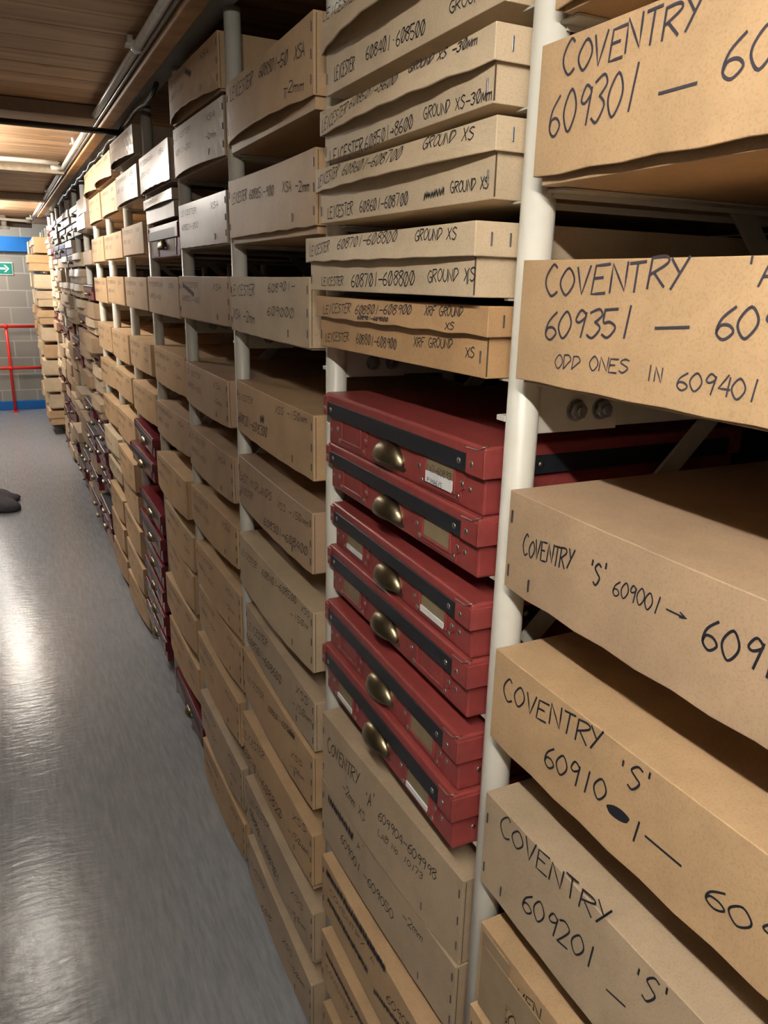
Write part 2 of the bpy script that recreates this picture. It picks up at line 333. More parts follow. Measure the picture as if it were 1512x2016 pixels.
# ---------------------------------------------------------------- the rack
POST = [.139, .74, 1.321, 1.956, 2.549, 3.144, 3.737, 4.368, 4.968, 5.57, 6.17, 6.77, 7.37, 7.97, 8.57, 9.17]
rack = empty('storage_rack', (0, 0, FZ), label='long white tubular steel storage rack holding all the boxes', cat='rack')
hz = -FZ
for i, y in enumerate(POST):
    link('post', tubemesh((0, y, 0), (0, y, 2.335+hz), .0195, 24), WHITE, rack)
    if i < 9: link('rear_post', tubemesh((.62, y, 0), (.62, y, 2.335+hz), .0195, 12), WHITE, rack)
BOLT = bmesh.new()
addtube(BOLT, (0, 0, 0), (-.002, 0, 0), .0135, 20); addtube(BOLT, (-.002, 0, 0), (-.010, 0, 0), .0112, 6); addtube(BOLT, (-.010, 0, 0), (-.015, 0, 0), .0062, 12); BOLT = fin(BOLT); BOLT.materials.append(GALV)
for i, y in enumerate(POST[:9]):
    link('cross_beam', boxmesh(.01, .62, y-.008, y+.008, 1.574+hz, 1.628+hz, bev=.002), CREAM, rack)
    link('gusset_plate', boxmesh(.012, .135, y-.013, y-.007, 1.572+hz, 1.63+hz, bev=.001), CREAM, rack)
    link('end_tab', boxmesh(-.014, .012, y+.016, y+.034, 1.583+hz, 1.590+hz, bev=.001), WHITE, rack)
    for q in (.068, .107):
        t = link('bolt', BOLT, None, rack, (q, y-.013, 1.598+hz)); t.rotation_euler = (0, 0, math.pi/2)
    for (xa, za, xb, zb_) in ((.34, 1.58, .04, 1.28), (.06, 2.10, .58, 1.60)):
        dx, dz = xb-xa, zb_-za; L = math.hypot(dx, dz); m2 = boxmesh(0, L, -.003, .003, -.014, .014); m2.transform(Matrix.Rotation(-math.atan2(dz, dx), 4, 'Y')); link('brace', m2, CREAM, rack, (xa, y+.012, za+hz))
link('header_channel', boxmesh(-.058, .0, -1.5, 9.3, 2.335+hz, 2.384+hz, bev=.002), plain('grey_channel', (.30, .28, .25), .35), rack)
# ---------------------------------------------------------------- boxes
BOXES = [
 [0,'deep','tan',-0.02,-0.02,2.0823,2.0043,1.9998,0.012,'',[]],
 [0,'deep','tan',-0.032,-0.032,1.9709,1.8487,1.8406,0.006,'COVENTRY 609301',[('l','COVENTRY',0.067,1.9348,0.386,1.9374,0.0252),('l','609301',0.041,1.8836,0.273,1.8879,0.0367),('l','_',0.319,1.8962,0.393,1.8963,0.0039),('l','60',0.435,1.893,0.523,1.894,0.0285)]],
 [0,'deep','tan',-0.036,-0.036,1.7674,1.6416,1.6374,0.004,'COVENTRY 609351',[('l','COVENTRY',0.074,1.7297,0.43,1.7435,0.0253),('l',"'A'",0.52,1.7431,0.606,1.7447,0.0207),('l','609351',0.085,1.6878,0.327,1.6991,0.0268),('l','_',0.375,1.7082,0.443,1.7112,0.0034),('l','609',0.489,1.7034,0.602,1.7081,0.0234),('l','ODD ONES',0.127,1.6607,0.329,1.6663,0.0133),('l','IN',0.368,1.6639,0.406,1.6628,0.0127),('l','609401',0.433,1.6603,0.589,1.6604,0.0159)]],
 [0,'deep','oldtan',-0.031,-0.031,1.5118,1.3903,1.3863,0.004,"COVENTRY 'S' 609001",[('l','COVENTRY',0.06,1.4423,0.224,1.4541,0.0216),('l',"'S'",0.265,1.4501,0.322,1.455,0.0245),('l','609001',0.338,1.4508,0.454,1.4554,0.0163),('l','→',0.463,1.4568,0.518,1.4573,0.0141),('l','6091',0.544,1.4448,0.684,1.451,0.0267)]],
 [0,'deep','tan',-0.036,-0.036,1.3075,1.182,1.178,0.004,"COVENTRY 'S' 609100",[('l','COVENTRY',0.042,1.2503,0.369,1.281,0.0253),('l',"'S'",0.405,1.2616,0.501,1.2751,0.0261),('l','60910',0.208,1.2125,0.395,1.2294,0.0262),('l','@',0.4,1.2283,0.459,1.2346,0.0123),('l','1',0.456,1.215,0.493,1.222,0.0249),('l','_',0.5,1.2331,0.582,1.2339,0.0042),('l','609',0.632,1.219,0.771,1.2283,0.0222)]],
 [0,'deep','grey',-0.035,-0.035,1.0976,0.9556,0.9516,0.004,"COVENTRY 'S' 609201",[('l','COVENTRY',0.064,1.0582,0.443,1.0858,0.0275),('l',"'S'",0.505,1.0442,0.605,1.0652,0.0324),('l','609201',0.176,0.9919,0.424,1.0223,0.0311),('l','_',0.458,1.0178,0.508,1.023,0.0048)]],
 [0,'deep','tan',-0.028,-0.028,0.8809,0.7427,0.7387,0.004,'COVENTRY,with brown tape',[('l','COVEN',0.103,0.8256,0.264,0.8516,0.0198),('l','60',0.108,0.7711,0.186,0.7801,0.0243)]],
 [0,'deep','tan',-0.037,-0.037,0.7349,0.6008,0.5968,0.004,'',[]],
 [1,'flat','pale',-0.042,-0.042,2.1374,2.0888,2.0273,0.03,'LEICESTER 608401-608500',[('l','LEICESTER',0.018,2.1318,0.303,2.125,0.014),('b','LEICESTER',0.08,2.0427,0.233,2.0444,0.0185),('b','6Ø84Ø1·6Ø85ØØ',0.308,2.0477,0.654,2.0394,0.0169),('b','GROUND XS',0.764,2.0456,1.0,2.039,0.0127)]],
 [1,'flat','pale',-0.044,-0.049,2.0057,1.9685,1.9295,0.016,'LEICESTER 608501 with an arrow to 8600',[('l','LEICESTER',0.028,1.9719,0.251,1.9812,0.018),('l','6Ø85Ø1→86ØØ',0.263,1.987,0.57,1.9896,0.0136),('l','GROUND XS -3Øµm',0.624,1.9955,0.936,1.9915,0.0105),('b','LEICESTER',0.057,1.9223,0.315,1.9253,0.0205),('b','6Ø85Ø1→86ØØ',0.327,1.9279,0.624,1.9346,0.0164),('b','GROUND XS-3Øµm',0.677,1.9387,0.981,1.9344,0.0129)]],
 [1,'flat','pale',-0.052,-0.041,1.918,1.8826,1.8332,0.016,'LEICESTER 608601-608700',[('l','LEICESTER',0.029,1.8888,0.2,1.8966,0.0171),('l','6Ø86Ø1-6Ø87ØØ',0.237,1.8959,0.604,1.8972,0.0158),('l','GROUND XS',0.705,1.9017,0.924,1.8995,0.0135),('b','LEICESTER',0.071,1.8406,0.263,1.8409,0.0172),('b','6Ø86Ø1-6Ø87ØØ',0.31,1.8417,0.601,1.8426,0.0158),('b','#',0.684,1.8435,0.777,1.8466,0.0104),('b','GROUND XS',0.807,1.8472,0.967,1.8464,0.0127)]],
 [1,'flat','pale',-0.07,-0.061,1.8097,1.7721,1.7262,0.008,'LEICESTER 608701-608800',[('l','LEICESTER',0.042,1.78,0.208,1.7872,0.0153),('l','6Ø87Ø1-6Ø88ØØ',0.271,1.7889,0.649,1.7932,0.0148),('l','GROUND XS',0.741,1.7926,0.929,1.791,0.0128),('b','LEICESTER',0.106,1.7338,0.279,1.736,0.0129),('b','6Ø87Ø1-6Ø88ØØ',0.334,1.7341,0.718,1.7383,0.0185),('b','GROUND XS',0.781,1.7428,0.992,1.7456,0.0141)]],
 [1,'flat','kraft',-0.052,-0.037,1.7172,1.6828,1.632,0.006,'LEICESTER 608801-608900 XRF GROUND',[('l','LEICESTER',0.068,1.6876,0.288,1.6947,0.0143),('l','6Ø88Ø1-6Ø89ØØ',0.318,1.6928,0.66,1.7006,0.013),('l','XRF GROUND',0.725,1.7014,0.899,1.7029,0.0117),('l','XS',0.828,1.6862,0.869,1.6871,0.0087),('l','6Ø89Ø1-6Ø9ØØØ',0.342,1.6842,0.539,1.6878,0.0053),('b','LEICESTER',0.054,1.6407,0.241,1.6487,0.0138),('b','6Ø88Ø1-6Ø89ØØ',0.291,1.6472,0.553,1.6488,0.015),('b','XRF GROUND',0.647,1.6574,0.84,1.662,0.0123),('b','XS',0.897,1.6548,0.937,1.6557,0.0123)]],
 [1,'case','red',-0.034,-0.029,1.5501,1.4615,1.4585,0.012,'',[]],
 [1,'case','red',-0.029,-0.032,1.4585,1.3781,1.3741,0.012,'',[]],
 [1,'case','red',-0.02,-0.035,1.3419,1.2617,1.2587,0.012,'',[]],
 [1,'case','red',-0.026,-0.035,1.2587,1.1722,1.1682,0.012,'',[]],
 [1,'case','red',-0.031,-0.044,1.1456,1.0564,1.0534,0.012,'',[]],
 [1,'case','red',-0.037,-0.047,1.0529,0.9591,0.9551,0.012,'',[]],
 [1,'deep','grey',-0.04,-0.021,0.8951,0.7383,0.7353,0.01,"COVENTRY 'A' 609904-609998",[('l','COVENTRY',0.055,0.8218,0.346,0.8339,0.0286),('l',"'A'",0.388,0.8118,0.471,0.8346,0.0282),('l','-2mm XS',0.212,0.7829,0.41,0.7786,0.0185),('l','609904-609998',0.497,0.821,0.867,0.8398,0.0188),('l','LAB No 10173',0.506,0.7902,0.797,0.8129,0.0127)]],
 [1,'deep','grey',-0.041,-0.025,0.7343,0.5963,0.5793,0.004,'609001-609050',[('l','#',0.071,0.6979,0.298,0.691,0.0224),('l',"A'",0.334,0.6916,0.397,0.707,0.015),('l','609001',0.193,0.6516,0.366,0.6455,0.0208),('l','-609050',0.394,0.6475,0.628,0.6522,0.0196),('l','-2mm',0.683,0.6853,0.815,0.6942,0.0166)]],
 [1,'deep','tan',-0.041,-0.041,0.5417,0.4037,0.3867,0.004,'scribbled lines',[('l','#',0.051,0.5061,0.609,0.5246,0.0227),('l','#',0.07,0.4429,0.473,0.4532,0.019),('l','COVENTRY A',0.088,0.4781,0.527,0.5022,0.0134),('l','#',0.533,0.4396,0.745,0.4669,0.0155),('l','60905',0.627,0.4751,0.815,0.4997,0.0183)]],
 [1,'deep','tan',-0.043,-0.043,0.3381,0.2001,0.1831,0.004,'scribbles over COVENTRY A',[('l','#',0.058,0.2893,0.459,0.3005,0.0173),('l','COVENTRY A',0.059,0.2558,0.43,0.2699,0.0145)]],
 [1,'deep','tan',-0.039,-0.039,0.1237,-0.0143,-0.0313,0.004,'',[]],
 [2,'deep','tan',-0.027,-0.032,2.1702,2.0426,2.0229,0.022,'LEICESTER 608801-50',[('l','LEICESTER',0.066,2.1261,0.41,2.1209,0.0272),('l','6Ø88Ø1-5Ø',0.488,2.1254,0.798,2.1124,0.023),('l','XSA',0.852,2.113,0.941,2.1105,0.0228),('l','-2mm',0.782,2.0663,0.939,2.0568,0.0181)]],
 [2,'deep','tan',-0.03,-0.029,1.9634,1.8354,1.8217,0.006,'LEICESTER 608851-900',[('l','LEICESTER',0.056,1.91,0.276,1.9109,0.022),('l','6Ø8851-9ØØ',0.308,1.9103,0.61,1.903,0.0195),('l','XSA -2mm',0.698,1.9054,0.953,1.8952,0.0191)]],
 [2,'deep','pale2',-0.033,-0.042,1.7485,1.6209,1.6169,0.005,'LEICESTER 608901-609000',[('l','LEICESTER',0.016,1.7029,0.383,1.7083,0.0228),('l','6Ø89Ø1-',0.557,1.7164,0.869,1.7233,0.0174),('l','XSA -2mm',0.036,1.6509,0.393,1.6477,0.0231),('l','6Ø9ØØØ',0.551,1.6701,0.86,1.6721,0.0178)]],
 [2,'deep','tan',-0.025,-0.035,1.4964,1.368,1.364,0.008,'LEICESTER XSS -150',[('l','LEICESTER',0.001,1.4489,0.272,1.4558,0.0146),('l','6Ø82Ø1-6Ø83ØØ',0.022,1.3922,0.497,1.3985,0.0228),('l','#',0.389,1.4231,0.443,1.4255,0.0205),('l','XSS -15Øµm',0.583,1.4656,0.943,1.4748,0.0157)]],
 [2,'deep','oldtan',-0.027,-0.038,1.3024,1.1726,1.1686,0.008,'EAST MIDLANDS LEICESTER',[('l','EAST MIDLANDS',0.01,1.2367,0.534,1.2562,0.0199),('l','LEICESTER',0.015,1.2039,0.26,1.2178,0.0158),('l','XSS -15Øµm',0.608,1.254,0.967,1.2685,0.0157),('l','6Ø83Ø1-6Ø84ØØ',0.438,1.1842,0.96,1.2053,0.0194)]],
 [2,'deep','pale2',-0.033,-0.037,1.0886,0.9506,0.9458,0.012,'LEICESTER 608401-608500 XSS',[('l','LEICESTER',0.038,1.0356,0.311,1.0435,0.0166),('l','6Ø84Ø1-6Ø85ØØ',0.387,1.0444,0.826,1.0671,0.0179),('l','XSS',0.878,1.0661,0.966,1.0685,0.0143),('l','-15Øµ',0.758,1.0252,0.954,1.0387,0.0138)]],
 [2,'deep','grey',-0.02,-0.035,0.8782,0.7598,0.7558,0.006,'LEICESTER 608501-608600',[('l','LEICESTER',0.025,0.8107,0.384,0.8446,0.0212),('l','6Ø85Ø1-6Ø86ØØ',0.041,0.7701,0.602,0.8027,0.023),('l','XSS',0.783,0.839,0.933,0.8487,0.0212),('l','-15Øµm',0.747,0.7945,0.974,0.8164,0.0177)]],
 [2,'deep','tan',-0.033,-0.039,0.7456,0.6096,0.6056,0.008,'LEICESTER 608601-608700 XSS',[('l','LEICESTER',0.077,0.6649,0.372,0.6906,0.0185),('l','6Ø86Ø1-6Ø87ØØ',0.438,0.683,0.791,0.7189,0.0169),('l','#',0.709,0.7079,0.791,0.7154,0.017),('l','XSS',0.755,0.6648,0.891,0.6803,0.0142),('l','-15Øµm',0.753,0.6323,0.911,0.6505,0.0129)]],
 [2,'deep','tan',-0.039,-0.042,0.5413,0.4033,0.3863,0.008,'LEICESTER 608701-608820',[('l','LEICESTER',-0.018,0.4569,0.378,0.5118,0.0238),('l','6Ø87Ø1-6Ø882Ø',-0.004,0.4006,0.648,0.4356,0.0278),('l','XSS',0.765,0.4922,0.945,0.5237,0.0195),('l','-15Øµm',0.718,0.4347,0.961,0.4707,0.0186)]],
 [2,'deep','grey',-0.038,-0.042,0.3213,0.1833,0.1663,0.008,'LEICESTER 608801-608801',[('l','LEICESTER',0.084,0.2618,0.418,0.3064,0.0209),('l','6Ø88Ø1-6Ø89Ø1',0.077,0.2231,0.583,0.2074,0.025),('l','XSS',0.731,0.2556,0.898,0.2771,0.018),('l','-15Øµm',0.709,0.1964,0.928,0.2311,0.0167)]],
 [2,'deep','grey',-0.038,-0.046,0.1093,-0.0287,-0.037,0.008,'LEICESTER,faint',[('l','LEICESTER',0.044,0.0229,0.331,0.0588,0.0206),('l','6Ø8',0.275,-0.0244,0.454,0.0138,0.0198),('l','XSS',0.617,0.0397,0.768,0.0635,0.018),('l','-15Øµm',0.691,0.0116,0.922,0.0537,0.0178)]],
 [3,'deep','tan',-0.039,-0.029,2.2943,2.173,2.169,0.03,'',[]],
 [3,'deep','oldtan',-0.033,-0.02,2.1605,2.0284,2.0244,0.02,'',[]],
 [3,'deep','glossy',-0.028,-0.021,1.9512,1.8279,1.8239,0.004,'',[]],
 [3,'deep','oldtan',-0.038,-0.021,1.7474,1.6243,1.6203,0.004,'',[]],
 [3,'deep','oldtan',-0.032,-0.034,1.4857,1.3614,1.3574,0.012,'',[]],
 [3,'deep','oldtan',-0.03,-0.028,1.2773,1.1504,1.1464,0.012,'',[]],
 [3,'deep','tan',-0.033,-0.022,1.0772,0.9559,0.9519,0.012,'',[]],
 [3,'deep','tan',-0.026,-0.02,0.8756,0.7376,0.7206,0.012,'',[]],
 [3,'deep','tan',-0.024,-0.023,0.7127,0.5747,0.5577,0.012,'',[]],
 [3,'deep','tan',-0.037,-0.037,0.5327,0.3947,0.3777,0.012,'',[]],
 [3,'deep','grey',-0.038,-0.034,0.3001,0.1621,0.1451,0.012,'',[]],
 [3,'deep','tan',-0.038,-0.032,0.099,-0.033,-0.037,0.012,'',[]],
 [4,'deep','glossy',-0.04,-0.038,2.1514,2.0311,2.0271,0.014,'',[]],
 [4,'flat','glossy',-0.033,-0.034,2.0099,1.9765,1.9275,0.012,'',[]],
 [4,'case','maroon',-0.022,-0.021,1.9174,1.8128,1.8088,0,'',[]],
 [4,'deep','oldtan',-0.035,-0.029,1.7446,1.6159,1.6119,0.004,'',[]],
 [4,'deep','tan',-0.027,-0.021,1.4892,1.3599,1.3559,0.012,'',[]],
 [4,'deep','oldtan',-0.032,-0.02,1.2782,1.1542,1.1502,0.012,'',[]],
 [4,'deep','tan',-0.043,-0.04,1.0714,0.934,0.93,0.012,'',[]],
 [4,'deep','tan',-0.021,-0.026,0.8643,0.7323,0.7283,0.012,'',[]],
 [4,'deep','tan',-0.02,-0.032,0.7196,0.5816,0.5656,0.012,'',[]],
 [4,'deep','tan',-0.038,-0.031,0.5463,0.4083,0.3913,0.012,'',[]],
 [4,'deep','tan',-0.033,-0.031,0.3471,0.2091,0.1921,0.012,'',[]],
 [4,'case','maroon',-0.02,-0.023,0.098,-0.0214,-0.0254,0,'',[]],
 [5,'deep','glossy',-0.06,-0.047,2.2785,2.1785,2.1745,0.03,'',[]],
 [5,'deep','glossy',-0.045,-0.041,2.147,2.0305,2.0265,0.012,'',[]],
 [5,'deep','tan',-0.034,-0.032,1.9442,1.8296,1.8256,0.008,'',[]],
 [5,'deep','oldtan',-0.036,-0.031,1.7414,1.6164,1.6124,0.004,'',[]],
 [5,'deep','tan',-0.034,-0.032,1.4862,1.3629,1.3589,0.01,'',[]],
 [5,'deep','tan',-0.034,-0.024,1.2874,1.1579,1.1539,0.012,'',[]],
 [5,'case','maroon',-0.038,-0.046,1.1092,1.027,1.023,0,'',[]],
 [5,'case','maroon',-0.065,-0.053,1.0062,0.9228,0.9188,0,'',[]],
 [5,'case','maroon',-0.034,-0.034,0.7778,0.6888,0.6848,0,'',[]],
 [5,'case','maroon',-0.042,-0.04,0.6704,0.567,0.563,0,'',[]],
 [5,'case','maroon',-0.033,-0.043,0.5477,0.4476,0.4436,0,'',[]],
 [5,'case','maroon',-0.036,-0.046,0.4295,0.333,0.329,0,'',[]],
 [5,'case','maroon',-0.039,-0.048,0.3126,0.2172,0.2132,0,'',[]],
 [5,'case','maroon',-0.042,-0.047,0.1923,0.0952,0.0912,0,'',[]],
 [6,'deep','tan',-0.058,-0.054,2.2678,2.1629,2.1589,0.03,'',[]],
 [6,'deep','tan',-0.037,-0.038,2.1473,2.023,2.019,0.012,'',[]],
 [6,'deep','tan',-0.038,-0.03,1.9397,1.824,1.82,0.006,'',[]],
 [6,'deep','tan',-0.039,-0.036,1.7421,1.6153,1.6113,0.004,'',[]],
 [6,'deep','tan',-0.034,-0.034,1.4837,1.3469,1.3429,0.01,'',[]],
 [6,'deep','tan',-0.034,-0.032,1.2861,1.1643,1.1603,0.01,'',[]],
 [6,'deep','tan',-0.041,-0.031,1.0751,0.9371,0.9323,0.01,'',[]],
 [6,'deep','tan',-0.046,-0.049,0.867,0.729,0.7243,0.012,'',[]],
 [6,'deep','tan',-0.033,-0.041,0.7015,0.5635,0.5512,0.01,'',[]],
 [6,'deep','tan',-0.039,-0.044,0.5233,0.3853,0.3683,0.012,'',[]],
 [6,'deep','tan',-0.04,-0.042,0.3246,0.1866,0.1696,0.012,'',[]],
 [6,'deep','tan',-0.047,-0.029,0.1297,-0.0083,-0.0253,0.012,'',[]],
 [7,'deep','tan',-0.049,-0.051,2.2816,2.1643,2.1603,0.03,'',[]],
 [7,'deep','tan',-0.036,-0.037,2.1518,2.021,2.017,0.012,'',[]],
 [7,'deep','tan',-0.037,-0.036,1.9431,1.8175,1.8135,0.006,'',[]],
 [7,'deep','tan',-0.04,-0.037,1.735,1.606,1.602,0.004,'',[]],
 [7,'deep','tan',-0.04,-0.032,1.4857,1.3477,1.3369,0.01,'',[]],
 [7,'deep','tan',-0.041,-0.02,1.2802,1.1467,1.1427,0.012,'',[]],
 [7,'deep','tan',-0.042,-0.035,1.061,0.9366,0.9326,0.01,'',[]],
 [7,'flat','pale',-0.052,-0.04,0.8719,0.7638,0.7255,0.01,'',[]],
 [7,'deep','pale2',-0.041,-0.034,0.682,0.6072,0.6032,0.01,'',[]],
 [7,'deep','tan',-0.044,-0.041,0.5157,0.3797,0.3757,0.01,'',[]],
 [7,'deep','tan',-0.048,-0.048,0.3429,0.2049,0.1879,0.012,'',[]],
 [7,'deep','tan',-0.05,-0.043,0.1475,0.0095,-0.0075,0.012,'',[]]]

TW = {'tan': 'tan', 'oldtan': 'dull brown', 'grey': 'grey-brown', 'pale': 'pale buff', 'pale2': 'buff', 'kraft': 'orange-brown', 'glossy': 'shiny greyish', 'red': 'red', 'maroon': 'dark maroon'}
ORD = ['top', 'second', 'third', 'fourth', 'fifth', 'sixth', 'seventh', 'eighth', 'ninth', 'tenth', 'eleventh', 'twelfth', 'thirteenth', 'fourteenth', 'fifteenth', 'sixteenth', 'seventeenth', 'eighteenth', 'nineteenth', 'twentieth', 'twenty-first', 'twenty-second', 'twenty-third', 'twenty-fourth']
COL = ['nearest', 'second', 'third', 'fourth', 'fifth', 'sixth', 'seventh', 'eighth', 'ninth', 'tenth', 'eleventh', 'twelfth', 'thirteenth', 'fourteenth', 'fifteenth', 'sixteenth', 'seventeenth', 'eighteenth']
D = .55
def geo(b, xL, xR):
    yn, yf = POST[b]+.03, POST[b+1]-.03
    return (xL+xR)/2, (yn+yf)/2, math.hypot(yf-yn, xL-xR), math.atan2(xR-xL, yf-yn)
runner_far = bmesh.new()
def runner(b, zb):
    y0, y1 = POST[b], POST[b+1]; bm = bmesh.new() if b < 8 else runner_far
    for (a, c) in ((y0+.019, y0+.048), (y1-.048, y1-.019)): addbox(bm, -.004, .6, a, c, zb-.0026+hz, zb-.0002+hz)
    for (a, c) in ((y0+.019, y0+.0215), (y1-.0215, y1-.019)): addbox(bm, .004, .6, a, c, zb-.008+hz, zb-.0026+hz)
    addbox(bm, .59, .6, y0+.019, y1-.019, zb-.0026+hz, zb-.0002+hz)
    if b < 8: link('shelf_runner', fin(bm), CREAM, rack)
def cardbox(b, tone, xL, xR, zt, zb, z0, bow, label, L, flat, seed, mark=''):
    x, y, W, rz = geo(b, xL, xR)
    t = empty('cardboard_box', (x, y, z0), rz, label, 'box', COL[b]+' column boxes')
    H = zt-z0; h1 = zb-z0; mat = CARD[tone]; Hl = H-h1
    bs = link('base', tray(W-.014, D-.014, .0005, H-.008, open_top=True, sag=0), mat, t, (.0065, 0, 0)); mods(bs, .003, .002)
    ld = link('lid', tray(W, D, h1, H, bow=bow, warp=.003 if b < 3 else 0, seed=seed), mat, t); mods(ld, .003, .0042 if b < 3 else .003, 3 if b < 3 else 2)
    def surfl(u, v):
        yl = W/2-u; tt = max(0, min(1, (H-v)/Hl)); return Vector((-bow*(1-(2*yl/W)**2)*tt-.0006, yl, v))
    def surfb(u, v): return Vector((-.0006, W/2-u, v))
    for part, par, sf in (('l', ld, surfl), ('b', bs, surfb)):
        ls = [(tx, u0*W, v0-z0, u1*W, v1-z0, h) for (p, tx, u0, v0, u1, v1, h) in L if p == part]
        if part == 'l': ls = [(a, c, max(d, h1+.0035), e, max(f, h1+.0035), min(h, Hl*.85) if flat else h) for (a, c, d, e, f, h) in ls]
        if ls: link('handwriting', writing(ls, sf, seed, 1.0), INK_GLARE if ('609301' in mark or '609351' in mark) else INK, par)
    if flat: link('edge_seam', boxmesh(.0, .0014, -W/2+.0065, -W/2+.008, .003, h1-.001), SEAM, bs)
    elif b < 5: link('edge_seam', boxmesh(.0048, .006, -W/2-.0004, -W/2+.001, h1+.003, H-.004), SEAM, ld)
    if label.find('brown tape') > 0:
        for q in ((-.0016, .0002, W/2-.075, W/2-.012, h1+.004, H-.004), (-.0024, -.0004, -W/2+.01, W/2-.02, h1+Hl*.5, h1+Hl*.82)): link('tape', boxmesh(*q), TAPE, ld, (-bow*.6, 0, 0))
    if b < 4 and not any(q in mark for q in ('609301', '609351', '609100')):
        def st(par, sf, u, v): return link('staple', STAPLE, None, par, sf(u, v))
        if not flat:
            for v in (.2, .5, .82): st(ld, surfl, W-.008, h1+Hl*v)
            if b in (1, 2) or seed % 2: st(ld, surfl, .008, h1+Hl*.75); st(ld, surfl, .008, h1+Hl*.2)
            st(ld, surfl, W*.8 if b else .05, h1+Hl*.16)
        else:
            st(bs, surfb, .012, h1*.4); st(bs, surfb, W-.02, h1*.5)
            for q in (.022, .048):
                s = st(ld, surfl, 0, 0); s.location = (q, -W/2-.0004, h1+Hl*.5); s.rotation_euler = (0, 0, math.pi/2)
    return t
def cup(a=.047, bb=.032, cc=.022):
    bm = bmesh.new(); n, m = 16, 8; rows = []
    for j in range(m+1):
        ph = math.pi/2*j/m; rows.append([bm.verts.new((-cc*math.sin(th)*math.cos(ph)**.8, a*math.cos(th), bb*math.sin(th)*math.sin(ph))) for th in [math.pi*i/n for i in range(1, n)]])
    e0 = bm.verts.new((0, a, 0)); e1 = bm.verts.new((0, -a, 0))
    for A, B in zip(rows, rows[1:]):
        for i in range(len(A)-1): bm.faces.new((A[i], A[i+1], B[i+1], B[i]))
        bm.faces.new((e0, A[0], B[0])); bm.faces.new((A[-1], e1, B[-1]))
    bmesh.ops.recalc_face_normals(bm, faces=bm.faces); return fin(bm, smooth=True)
CUP = cup(); CUP.materials.append(BRASS)
bm = bmesh.new(); bmesh.ops.create_uvsphere(bm, u_segments=12, v_segments=8, radius=1)
for v in bm.verts: v.co = Vector((v.co.x*.0016, v.co.y*.0042, v.co.z*.0042))
RIV = fin(bm, smooth=True); RIV.materials.append(RIVET)
def plate(pts, th, cw=0):
    bm = bmesh.new(); F = [bm.verts.new((-th, y, z)) for y, z in pts]; K = [bm.verts.new((0, y, z)) for y, z in pts]; n = len(pts)
    bm.faces.new(F); bm.faces.new(K[::-1])
    for i in range(n): bm.faces.new((F[i], F[(i+1) % n], K[(i+1) % n], K[i]))
    bmesh.ops.recalc_face_normals(bm, faces=bm.faces); return fin(bm)
CARDS = {0: (0, 2), 1: (0, 1), 2: (2, 2), 3: (1, 0), 4: (0, 1), 5: (2, 2)}
